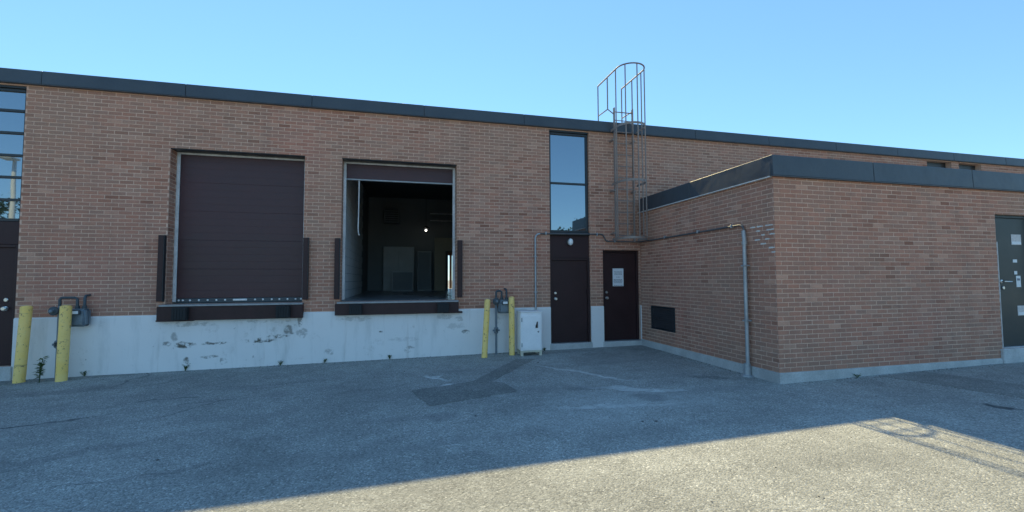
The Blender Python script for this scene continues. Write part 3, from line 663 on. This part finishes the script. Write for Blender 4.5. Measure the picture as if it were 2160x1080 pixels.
box('drip_edge', (XA - .062, AX1, YA - .060, YA - .001, 1.560, 1.572), FASCIA, ax, 0); box('drip_edge', (XA - .060, XA - .001, YA + .004, -.01, 1.556, 1.572), SEAL, ax, 0)
# louvred vent on the left face
vt = empty('vent_grille', None, parent=ax); vt['label'] = 'dark louvred vent low in the side wall'
for d_ in ((VENT[0], VENT[0] + .03, VENT[2], VENT[3]), (VENT[1] - .03, VENT[1], VENT[2], VENT[3]), (VENT[0] + .031, VENT[1] - .031, VENT[3] - .03, VENT[3]), (VENT[0] + .031, VENT[1] - .031, VENT[2], VENT[2] + .03)):
    build('vent_frame', MB().box(XA - .012, XA + .06, d_[0], d_[1], d_[2], d_[3]), DARKFR, vt, bevel=.003)
for i in range(10):
    z = VENT[2] + .045 + i * .045
    build('slat', MB().add([(XA - .004, VENT[0] + .032, z), (XA - .004, VENT[1] - .032, z), (XA + .04, VENT[1] - .032, z + .035), (XA + .04, VENT[0] + .032, z + .035), (XA - .004, VENT[0] + .032, z + .006), (XA - .004, VENT[1] - .032, z + .006), (XA + .04, VENT[1] - .032, z + .041), (XA + .04, VENT[0] + .032, z + .041)],
                        [(0, 3, 2, 1), (4, 5, 6, 7), (0, 1, 5, 4), (1, 2, 6, 5), (2, 3, 7, 6), (3, 0, 4, 7)]), VENTM, vt)
box('vent_back', (XA + .12, XA + .14, VENT[0], VENT[1], VENT[2], VENT[3]), BLACK, vt, 0)
# raised pale strips standing in for sun glancing off brick edges near the corner
glint_draft = [(.44, .80, .08), (.60, .81, .12), (.52, .73, .10), (.56, .665, .16), (.36, .60, .09), (.30, .535, .10), (.40, .50, .07), (.10, .73, .14), (.06, .66, .1), (.10, .595, .09), (.02, .80, .1), (.02, .47, .16), (.30, .80, .12), (.16, .805, .12), (.04, .40, .05)]
GLINTS = [(-3.53, .812, .10), (-3.68, .812, .12), (-3.86, .812, .14), (-3.64, .745, .08), (-3.74, .66, .06), (-3.88, .72, .13), (-3.62, .61, .10), (-3.82, .60, .08), (-3.92, .655, .09), (-3.74, .53, .10), (-3.90, .475, .10), (-3.93, .40, .06)]
for (y, z, L) in GLINTS:
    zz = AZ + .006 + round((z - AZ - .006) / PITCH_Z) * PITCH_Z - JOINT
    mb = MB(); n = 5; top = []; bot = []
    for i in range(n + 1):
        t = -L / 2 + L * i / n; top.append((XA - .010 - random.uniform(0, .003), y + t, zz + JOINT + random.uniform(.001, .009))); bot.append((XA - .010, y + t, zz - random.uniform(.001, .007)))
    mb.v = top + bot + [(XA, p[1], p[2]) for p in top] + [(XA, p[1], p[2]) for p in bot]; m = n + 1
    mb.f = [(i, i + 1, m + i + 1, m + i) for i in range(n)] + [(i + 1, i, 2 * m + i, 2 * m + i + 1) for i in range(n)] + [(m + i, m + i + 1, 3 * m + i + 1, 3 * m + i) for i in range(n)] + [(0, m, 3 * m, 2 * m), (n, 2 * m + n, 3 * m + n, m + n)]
    build('sun_glint_strip', mb, SUNGLINT, sd_w)
# annex door with stickers
ad = door(ADOOR[0] + .004, ADOOR[1] - .004, ADOOR[2] + .004, ADOOR[3] - .006, YA + .075, ax, GREEN, GREEN, .045, YA + .05); ad['label'] = 'dark green steel door with several pale stickers at the right edge'
box('frame_edge', (ADOOR[0] + .0005, ADOOR[0] + .010, YA - .012, YA + .049, ADOOR[2] + .004, ADOOR[3] - .5), SEAL, ad, 0)
box('door_threshold', (ADOOR[0] + .05, ADOOR[1] - .05, YA + .0, YA + .12, -1.2745, -1.262), SEAL, ad, 0)
STK = [paint('sticker_pale', (.60, .57, .55), .6, .3, 0, 30), paint('sticker_white', (.72, .75, .76), .5, .15, 0, 30)]
for (x0, x1, z0, z1, k) in ((10.93, 11.19, .59, .78, 0), (10.94, 11.05, .262, .318, 1), (10.96, 11.035, .042, .105, 1), (11.0, 11.115, -.19, .018, 1), (10.99, 11.22, -.71, -.53, 0)):
    s_ = build('sticker', MB().box(x0, x1, YA + .071, YA + .0745, z0, z1), STK[k], ad)
    if k == 0: build('sticker_band', MB().box(x0 + .01, x1 - .01, YA + .069, YA + .0705, z0 + .01, z0 + .06), STK[1], s_)
    if (z1 - z0) > .2: build('sticker_mark', MB().box(x0 + .02, x1 - .02, YA + .069, YA + .0705, z0 + .12, z0 + .16), INK, s_)
build('lever_handle', MB().tube([(10.60, YA + .075, -.085), (10.60, YA + .02, -.085), (10.62, YA + .008, -.085), (10.76, YA + .008, -.09)], .013, 8), CHROME, ad, smooth=True)
build('handle_plate', MB().lathe((10.60, YA + .0745, -.085), [(.035, 0), (.035, -.012), (.025, -.018)], 14, 'y'), CHROME, ad, smooth=True); lock(10.64, YA + .0745, -.20, ad, .032)

# ------------------------------------------------------------------ roof ladder with safety cage
ld = empty('roof_ladder', (5.1, -.2, .82), 'caged steel ladder climbing the brick wall to the roof above the corner door', 'ladder')
LX0, LX1, LY = 4.87, 5.345, -.17
for xx in (LX0, LX1): build('side_rail', MB().box(xx - .012, xx + .012, LY - .032, LY + .032, .86, 4.02), LADDER, ld, bevel=.003)
z = 1.0
while z < 3.95: build('rung', MB().tube([(LX0, LY, z), (LX1, LY, z)], .011, 8), LADDER, ld, smooth=True); z += .272
for zz in (1.05, 2.05, 3.25):
    for xx in (LX0 - .035, LX1 + .035): build('wall_bracket', MB().box(xx - .022, xx + .022, LY - .02, -.0095, zz - .02, zz + .02), LADDER, ld, bevel=.003)
CXC, CW = (LX0 + LX1) / 2, .325
def hoop_pts(z, yback, yfront, w, n=14):
    r = w; yc = yfront + r
    return [(CXC - w, yback, z)] + [(CXC - w * math.cos(math.pi * i / n), yc - r * math.sin(math.pi * i / n), z) for i in range(n + 1)] + [(CXC + w, yback, z)]
def strap(pts, h, t, name):
    """flat bar hoop"""
    mb = MB(); n = len(pts)
    for i, p in enumerate(pts):
        a = Vector(pts[max(0, i - 1)]); b = Vector(pts[min(n - 1, i + 1)]); d = (b - a).normalized(); o = Vector((d.y, -d.x, 0)) * (t / 2); p = Vector(p)
        mb.v += [tuple(p - o - Vector((0, 0, h / 2))), tuple(p + o - Vector((0, 0, h / 2))), tuple(p + o + Vector((0, 0, h / 2))), tuple(p - o + Vector((0, 0, h / 2)))]
    for i in range(n - 1):
        for k in range(4): mb.f.append((i * 4 + k, i * 4 + (k + 1) % 4, (i + 1) * 4 + (k + 1) % 4, (i + 1) * 4 + k))
    mb.f += [(3, 2, 1, 0), tuple((n - 1) * 4 + k for k in range(4))]
    return build(name, mb, LADDER, ld)
for zz in (.90, 2.18, 3.46): strap(hoop_pts(zz, LY, -.83, CW), .052, .008, 'cage_hoop')
bars = [(CXC - CW, -.44), (CXC - CW * math.cos(.75), -.83 + CW - CW * math.sin(.75)), (CXC, -.83), (CXC + CW * math.cos(.75), -.83 + CW - CW * math.sin(.75)), (CXC + CW, -.44)]
for (xx, yy) in bars: build('cage_bar', MB().box(xx - .011, xx + .011, yy - .011, yy + .011, .88, 4.80), LADDER, ld, bevel=.003)
# walk-through rails at the roof
build('top_rail', MB().tube(hoop_pts(4.81, .50, -.83, CW, 16), .017, 8), LADDER, ld, smooth=True)
for s in (-1, 1):
    xx = CXC + s * CW
    build('lower_rail', MB().tube([(xx, .50, 4.05), (xx, -.02, 4.03), (CXC + s * (LX1 - LX0) / 2, -.17, 3.86)], .014, 8), LADDER, ld, smooth=True)
    for yy in (.50, -.02): build('rail_post', MB().box(xx - .012, xx + .012, yy - .012, yy + .012, 3.715 if yy > .2 else 4.02, 4.81), LADDER, ld, bevel=.003)
build('landing_bar', MB().tube([(LX0, -.17, 3.92), (LX1, -.17, 3.92)], .013, 8), LADDER, ld, smooth=True)

# ------------------------------------------------------------------ conduit
cp = empty('conduit_pipe', (2.95, -.04, -.70), 'thin conduit rising from the white cabinet, over both doors and along the annex side wall', 'pipe')
def arc(c, r, a0, a1, ax1, ax2, n=6): return [Vector(c) + Vector(ax1) * r * math.cos(a0 + (a1 - a0) * i / n) + Vector(ax2) * r * math.sin(a0 + (a1 - a0) * i / n) for i in range(n + 1)]
Xv, Yv, Zv = (1, 0, 0), (0, 1, 0), (0, 0, 1); Y_ = -.040
build('riser', MB().tube([(2.95, Y_, -.98), (2.95, Y_, .90)], .021, 10), GALV, cp, smooth=True)
build('bend', MB().tube(arc((3.06, Y_, .90), .11, math.pi, math.pi / 2, Xv, Zv), .021, 10), GALV, cp, smooth=True)
build('horizontal_run', MB().tube([(3.06, Y_, 1.01), (4.55, Y_, 1.03)] + arc((4.55, Y_, .95), .08, math.pi / 2, .2, Xv, Zv) + arc((4.73, Y_, .94), .075, math.pi + .2, math.pi * 1.5, Xv, Zv) + [(5.3, Y_, .865), (5.50, Y_, .865)], .016, 10), CONDUIT, cp, smooth=True)
build('side_run', MB().tube([(5.50, Y_, .865), (5.54, -.08, .865), (5.545, -.2, .865), (5.545, -.75, .865), (5.545, -3.27, .885)], .016, 10), CONDUIT, cp, smooth=True)
build('bend', MB().tube(arc((5.545, -3.27, .775), .11, math.pi / 2, math.pi, (0, 1, 0), Zv), .017, 10), CONDUIT, cp, smooth=True)
for xx in (3.2, 4.45, 4.9): build('pipe_clip', MB().box(xx - .012, xx + .012, Y_ - .026, -.009, .99 if xx < 4.6 else .84, 1.06 if xx < 4.6 else .89), GALV, cp, bevel=.003)
for yy in (-1.1, -2.2, -3.1): build('pipe_clip', MB().box(5.52, 5.579, yy - .012, yy + .012, .855, .915), GALV, cp, bevel=.003)
for zz in (-.3, .5): build('pipe_clip', MB().box(2.915, 2.985, Y_ - .024, -.009, zz - .012, zz + .012), GALV, cp, bevel=.003)
dp = empty('downpipe', (5.53, -3.41, gz(5.5, -3.4)), 'pale grey vertical pipe standing against the annex side wall near its corner', 'pipe')
build('lower_tube', MB().tube([(5.515, -3.41, gz(5.5, -3.4) - .05), (5.515, -3.41, .62)], .030, 14), GALV, dp, smooth=True)
build('upper_tube', MB().tube([(5.52, -3.41, .60), (5.52, -3.395, .78)], .033, 14), GALV, dp, smooth=True)
build('collar', MB().lathe((5.515, -3.41, .55), [(.041, 0), (.041, .05)], 14), GALV, dp, smooth=True)
build('base_collar', MB().lathe((5.50, -3.41, gz(5.5, -3.4) - .02), [(.10, 0), (.095, .03), (.055, .045), (.05, .22)], 16), GALV, dp, smooth=True)
for zz in (-.7, .2): build('strap', MB().box(5.47, 5.578, -3.455, -3.365, zz - .012, zz + .012), GALV, dp, bevel=.003)

# ------------------------------------------------------------------ bollards
def bollard(x, y, z1, lean, r, label):
    z0 = gz(x, y); b = empty('bollard', (x, y, z0), label, 'bollard', 'yellow bollards guarding the gas meters')
    n = 10; pts = [(x + lean[0] * i / n, y + lean[1] * i / n, z0 - .06 + (z1 - z0 + .06) * i / n) for i in range(n + 1)]
    mb = MB().tube(pts, [r * (1 + random.uniform(-.012, .012)) for _ in pts], 20); build('post', mb, YELLOW, b, smooth=True)
    t = Vector(pts[-1]); build('cap', MB().lathe(t - Vector((0, 0, .004)), [(r * .97, 0), (r * .85, .014), (r * .5, .024), (.005, .028)], 20), YELLOW, b, smooth=True)
bollard(-6.15, -.27, -.44, (.055, .0), .076, 'leftmost yellow bollard, between the left edge door and the left gas meter')
bollard(-5.53, -.33, -.44, (.02, .0), .078, 'scratched yellow bollard directly in front of the left gas meter')
bollard(1.70, -.48, -.44, (.075, .02), .060, 'leaning scuffed yellow bollard left of the right gas meter')
bollard(2.32, -.35, -.40, (.0, .01), .062, 'upright yellow bollard between the right gas meter and the white cabinet')

# ------------------------------------------------------------------ gas meters
def gas_meter(xr, xb, y, zb0, zb1, label):
    z0 = gz(xr, y); g = empty('gas_meter', (xr, y, z0), label, 'gas meter', 'gas meters behind the bollards')
    ztop = zb1 + .16
    build('riser_pipe', MB().tube([(xr, y, z0 - .05), (xr, y, zb1 + .02)], .024, 12), METER, g, smooth=True)
    v = build('shutoff_valve', MB().lathe((xr, y, -1.10), [(.03, -.07), (.048, -.05), (.048, .05), (.03, .07)], 12), METER, g, smooth=True)
    build('valve_stem', MB().box(xr - .012, xr + .012, y - .085, y - .03, -1.13, -1.06), METERD, v, bevel=.003); build('valve_ear', MB().box(xr - .075, xr + .075, y - .02, y + .02, -1.12, -1.085), METER, v, bevel=.004)
    r = build('regulator', MB().lathe((xr - .02, y - .05, zb1 - .06), [(.03, -.08), (.07, -.07), (.078, -.055), (.07, -.04), (.04, -.03), (.035, .06)], 18, 'y'), METERD, g, smooth=True)
    build('regulator_cap', MB().lathe((xr - .02, y - .13, zb1 - .06), [(.03, 0), (.028, -.05), (.018, -.06)], 14, 'y'), METER, r, smooth=True)
    build('inlet_loop', MB().tube([(xr, y, zb1 + .02), (xr, y, ztop - .04)] + [(xr + .04 * (1 - math.cos(a)), y, ztop - .04 + .04 * math.sin(a)) for a in (.4, .8, 1.2, 1.57)] + [(xb - .09, y, ztop), (xb - .05, y, ztop - .02), (xb - .045, y, zb1 - .01)], .022, 12), METERD, g, smooth=True)
    build('outlet_pipe', MB().tube([(xb + .06, y, zb1 - .01), (xb + .06, y, zb1 + .15), (xb + .055, y + .03, zb1 + .19), (xb + .055, -.0, zb1 + .20)], .022, 12), METERD, g, smooth=True)
    w = .13
    b = build('meter_body', MB().box(xb - w, xb + w, y - .10, y + .08, zb0, zb1 - .03), METER, g, bevel=.035, seg=3, smooth=True)
    build('meter_belt', MB().box(xb - w - .008, xb + w + .008, y - .02, y + .0, zb0 + .01, zb1 - .04), METERD, g, bevel=.01)
    build('index_cover', MB().box(xb - .07, xb + .07, y - .145, y - .101, zb1 - .13, zb1 - .05), METERD, b, bevel=.012); build('index_dial', MB().box(xb - .05, xb + .05, y - .149, y - .1455, zb1 - .115, zb1 - .065), PAPER, b)
    for dx in (-.045, .06): build('union_nut', MB().lathe((xb + dx, y, zb1 - .03), [(.036, 0), (.036, .045)], 8), METERD, g)
    return g
gas_meter(-5.72, -5.42, -.13, -.80, -.46, 'grey gas meter on a riser pipe behind the left pair of bollards')
gas_meter(2.02, 2.19, -.17, -.74, -.42, 'grey gas meter between the two bollards left of the white cabinet')

# ------------------------------------------------------------------ white utility cabinet
CX0, CX1, CY0, CY1 = 2.46, 2.92, -.56, -.24; zg = gz(2.69, -.5)
uc = empty('utility_cabinet', (2.69, -.4, zg), 'white metal utility cabinet on cream legs standing beside the tall brown door', 'cabinet')
build('body', MB().box(CX0, CX1, CY0, CY1, -1.50, -.70), CABW, uc, bevel=.008, seg=2)
dr = build('cabinet_door', MB().box(CX0 + .03, CX1 - .03, CY0 - .022, CY0 - .0005, -1.475, -.775), CABW, uc, bevel=.006, seg=2)
build('latch', MB().add([(2.775, CY0 - .045, -1.03), (2.82, CY0 - .045, -1.03), (2.82, CY0 - .045, -.90), (2.805, CY0 - .045, -.90), (2.775, CY0 - .045, -.99), (2.775, CY0 - .0225, -1.03), (2.82, CY0 - .0225, -1.03), (2.82, CY0 - .0225, -.90), (2.805, CY0 - .0225, -.90), (2.775, CY0 - .0225, -.99)],
                        [(0, 1, 2, 3, 4), (9, 8, 7, 6, 5), (0, 5, 6, 1), (1, 6, 7, 2), (2, 7, 8, 3), (3, 8, 9, 4), (4, 9, 5, 0)]), BLACK, dr, bevel=.002)
build('lock', MB().lathe((2.835, CY0 - .0225, -1.11), [(.018, 0), (.018, -.008), (.012, -.012)], 12, 'y'), STEEL, dr, smooth=True)
for zz in (-.86, -1.38): build('hinge', MB().tube([(CX0 + .022, CY0 - .012, zz - .04), (CX0 + .022, CY0 - .012, zz + .04)], .009, 8), STEEL, uc, smooth=True)
build('top_lid', MB().box(CX0 - .012, CX1 + .012, CY0 - .02, CY1 + .005, -.699, -.683), CABW, uc, bevel=.005)
for xx in (CX0, CX1 - .055):
    for yy in (CY0, CY1 - .055): build('leg', MB().box(xx, xx + .055, yy, yy + .055, zg - .02, -1.501), CREAM, uc, bevel=.004)
build('base_rail', MB().box(CX0 - .004, CX1 + .004, CY0 - .008, CY0 + .02, -1.535, -1.5012), CREAM, uc, bevel=.004)

# ------------------------------------------------------------------ small things on the front
la = empty('wall_lamp', (3.80, .05, .84), 'small white oval lamp above the tall brown door', 'lamp')
build('back_plate', MB().lathe((3.80, .0545, .84), [(.072, 0), (.072, -.02), (.06, -.026)], 16, 'y'), BLACK, la, smooth=True)
mb = MB().lathe((0, 0, 0), [(.052, 0), (.058, -.03), (.05, -.075), (.025, -.095)], 16, 'y'); mb.v = [(3.805 + x, .028 + y, .84 + z * 1.45) for x, y, z in mb.v]; build('globe', mb, OPAL, la, smooth=True)
nt = empty('door_notice', (5.04, .098, .02), 'white paper notice taped to the corner door', 'notice')
build('sheet', MB().box(4.905, 5.185, .0955, .0985, -.185, .235), PAPER, nt)
for i, (x0, x1, z) in enumerate(((4.94, 5.15, .155), (4.955, 5.14, .125), (4.95, 5.145, .095), (5.0, 5.09, .03), (4.925, 5.165, -.03), (4.93, 5.16, -.055), (4.925, 5.165, -.08), (4.94, 5.15, -.105), (4.93, 5.16, -.165))):
    x = x0; mb = MB()
    while x < x1 - .01:
        L = random.uniform(.015, .045); e = min(x + L, x1); mb.box(x, e, .0945, .0953, z - .007, z + .007); x = e + .010
    build('text_line', mb, INK, nt)

# ------------------------------------------------------------------ weeds
def weed(x, y, h, stems, spread, label, leafs=7, ls=.05, mat=LEAF2):
    z0 = gz(x, y); w = empty('weed', (x, y, z0), label, 'weed'); rnd = random.Random(int(x * 977))
    st = MB(); lf = MB()
    for s in range(stems):
        a = rnd.uniform(0, 6.28); tip = Vector((math.cos(a) * spread * rnd.uniform(.2, 1), math.sin(a) * spread * .6 * rnd.uniform(.2, 1), h * rnd.uniform(.65, 1)))
        pts = [Vector((x, y, z0 - .01)) + Vector((tip.x * t * t, tip.y * t * t, tip.z * t)) for t in (0, .35, .7, 1)]
        st.tube(pts, [.006, .005, .004, .002], 5)
        for i in range(leafs):
            t = rnd.uniform(.25, 1); p = Vector((x, y, z0)) + Vector((tip.x * t * t, tip.y * t * t, tip.z * t)); b = rnd.uniform(0, 6.28); L = ls * rnd.uniform(.6, 1.3)
            d = Vector((math.cos(b), math.sin(b), rnd.uniform(-.2, .7))).normalized(); s_ = d.cross(Vector((0, 0, 1))).normalized() * L * .28; m = p + d * L * .5 + Vector((0, 0, .006))
            lf.add([p, m + s_, p + d * L, m - s_], [(0, 1, 2), (0, 2, 3)])
    build('stem', st, LEAF, w, smooth=True); build('leaves', lf, mat, w)
weed(-5.80, -.38, .42, 7, .075, 'tall thin leafy weed growing between the two left bollards', 12, .075)
for (px, h, lab) in ((-3.82, .14, 'small dark weed at the wall foot below the left half of the closed dock door'), (-2.22, .10, 'tiny weed at the wall foot below the right end of the closed dock door'), (-1.42, .09, 'low weed tuft at the wall foot between the two dock doors'), (-.18, .10, 'low weed tuft at the wall foot below the open dock'), (3.15, .07, 'tiny weed at the wall foot beside the white cabinet'), (-5.36, .10, 'small weed at the foot of the wall behind the scratched bollard')):
    weed(px, -.05, h, 5, .07, lab, 6, .035)
weed(7.0, YA - .06, .07, 4, .10, 'small dry weed at the foot of the annex front curb', 5, .03)

# loose stones and grit
mb = MB(); rnd = random.Random(5)
def stone(x, y, r):
    z = gz(x, y) + .012 * noise.noise(Vector((x * .35, y * .35, 3))); vs = []
    for dx, dy, dz in ((1, 0, .2), (0, 1, .2), (-1, 0, .2), (0, -1, .2), (0, 0, 1), (0, 0, -.6)): vs.append((x + dx * r * rnd.uniform(.6, 1.3), y + dy * r * rnd.uniform(.6, 1.3), z + dz * r * .6))
    mb.add(vs, [(0, 1, 4), (1, 2, 4), (2, 3, 4), (3, 0, 4), (1, 0, 5), (2, 1, 5), (3, 2, 5), (0, 3, 5)])
for _ in range(420):
    x = rnd.uniform(-7, 3.2); stone(x, -.03 - abs(rnd.gauss(0, .09)), rnd.uniform(.004, .014))
for _ in range(260):
    if rnd.random() < .5: stone(rnd.uniform(5.6, 10.3), YA - .045 - abs(rnd.gauss(0, .08)), rnd.uniform(.004, .014))
    else: stone(XA - .045 - abs(rnd.gauss(0, .08)), rnd.uniform(YA, -.1), rnd.uniform(.004, .012))
for _ in range(260): stone(rnd.uniform(-7, 9), rnd.uniform(-8.5, -.3), rnd.uniform(.003, .011))
for x, y in ((.1, -1.3), (-.4, -1.6), (2.7, -4.95), (2.85, -4.98), (-2.2, -4.6), (.9, -4.2), (2.6, -1.3)): stone(x, y, .022)
tag(build('grit', mb, M_concrete('stone_grit', (.12, .115, .11), .3)), 'scattered grit and small stones along the wall foot and over the yard', 'grit', kind='stuff')

# ------------------------------------------------------------------ what the window panes mirror: far side of the yard, behind the viewer
def tree(x, y, h, rx, label, seed):
    rnd = random.Random(seed); z0 = gz(x, y); t = empty('tree', (x, y, z0), label, 'tree', 'trees across the yard mirrored in the windows')
    tr = MB(); tr.tube([(x, y, z0 - .2), (x + .1, y, z0 + h * .25), (x - .05, y + .1, z0 + h * .5), (x, y, z0 + h * .8)], [.22, .17, .12, .04], 9)
    for i in range(7):
        a = rnd.uniform(0, 6.28); zb = z0 + h * rnd.uniform(.3, .6); tr.tube([(x, y, zb), (x + math.cos(a) * rx * .4, y + math.sin(a) * rx * .4, zb + h * .13), (x + math.cos(a) * rx * .75, y + math.sin(a) * rx * .75, zb + h * .2)], [.08, .05, .02], 6)
    build('trunk', tr, BARK, t, smooth=True); lf = MB()
    cl = [(Vector((rnd.gauss(0, .45) * rx, rnd.gauss(0, .45) * rx, h * rnd.uniform(.35, .95))), rnd.uniform(.5, 1.1)) for _ in range(34)]
    for c, r in cl:
        for _ in range(55):
            d = Vector((rnd.gauss(0, 1), rnd.gauss(0, 1), rnd.gauss(0, .8))) * r * .55; p = Vector((x, y, z0)) + c + d; u = Vector((rnd.gauss(0, 1), rnd.gauss(0, 1), rnd.gauss(0, 1))).normalized(); v = u.orthogonal().normalized(); L = rnd.uniform(.12, .26)
            lf.add([p - u * L, p + v * L * .6, p + u * L, p - v * L * .6], [(0, 1, 2, 3)])
    build('crown', lf, LEAFT, t)
tree(-36.5, -40, 10.2, 3.2, 'taller tree mirrored in the far left window', 21); tree(-31.5, -42, 7.2, 2.8, 'lower tree mirrored in the far left window', 22)
tree(22.5, -40, 8.6, 2.6, 'tree mirrored at the bottom right of the narrow window', 23); tree(18.8, -43, 6.2, 2.2, 'low tree mirrored at the bottom of the narrow window', 24)
lp = empty('lamp_post', (-20.3, -20, gz(-20, -20)), 'white lamp post mirrored in the far left window', 'lamp post')
build('pole', MB().tube([(-20.3, -20, gz(-20, -20) - .1), (-20.3, -20, 3), (-20.3, -20, 6.5)], [.13, .11, .08], 12), POLEW, lp, smooth=True)
build('lamp_head', MB().box(-20.6, -20.0, -19.95, -19.25, 6.5, 6.62), POLEW, lp, bevel=.03)

# ------------------------------------------------------------------ lift everything so that the yard lies near z = 0
for o in list(scene.objects):
    if o.parent is None and o.type not in {'CAMERA', 'LIGHT'}: o.location.z += LIFT
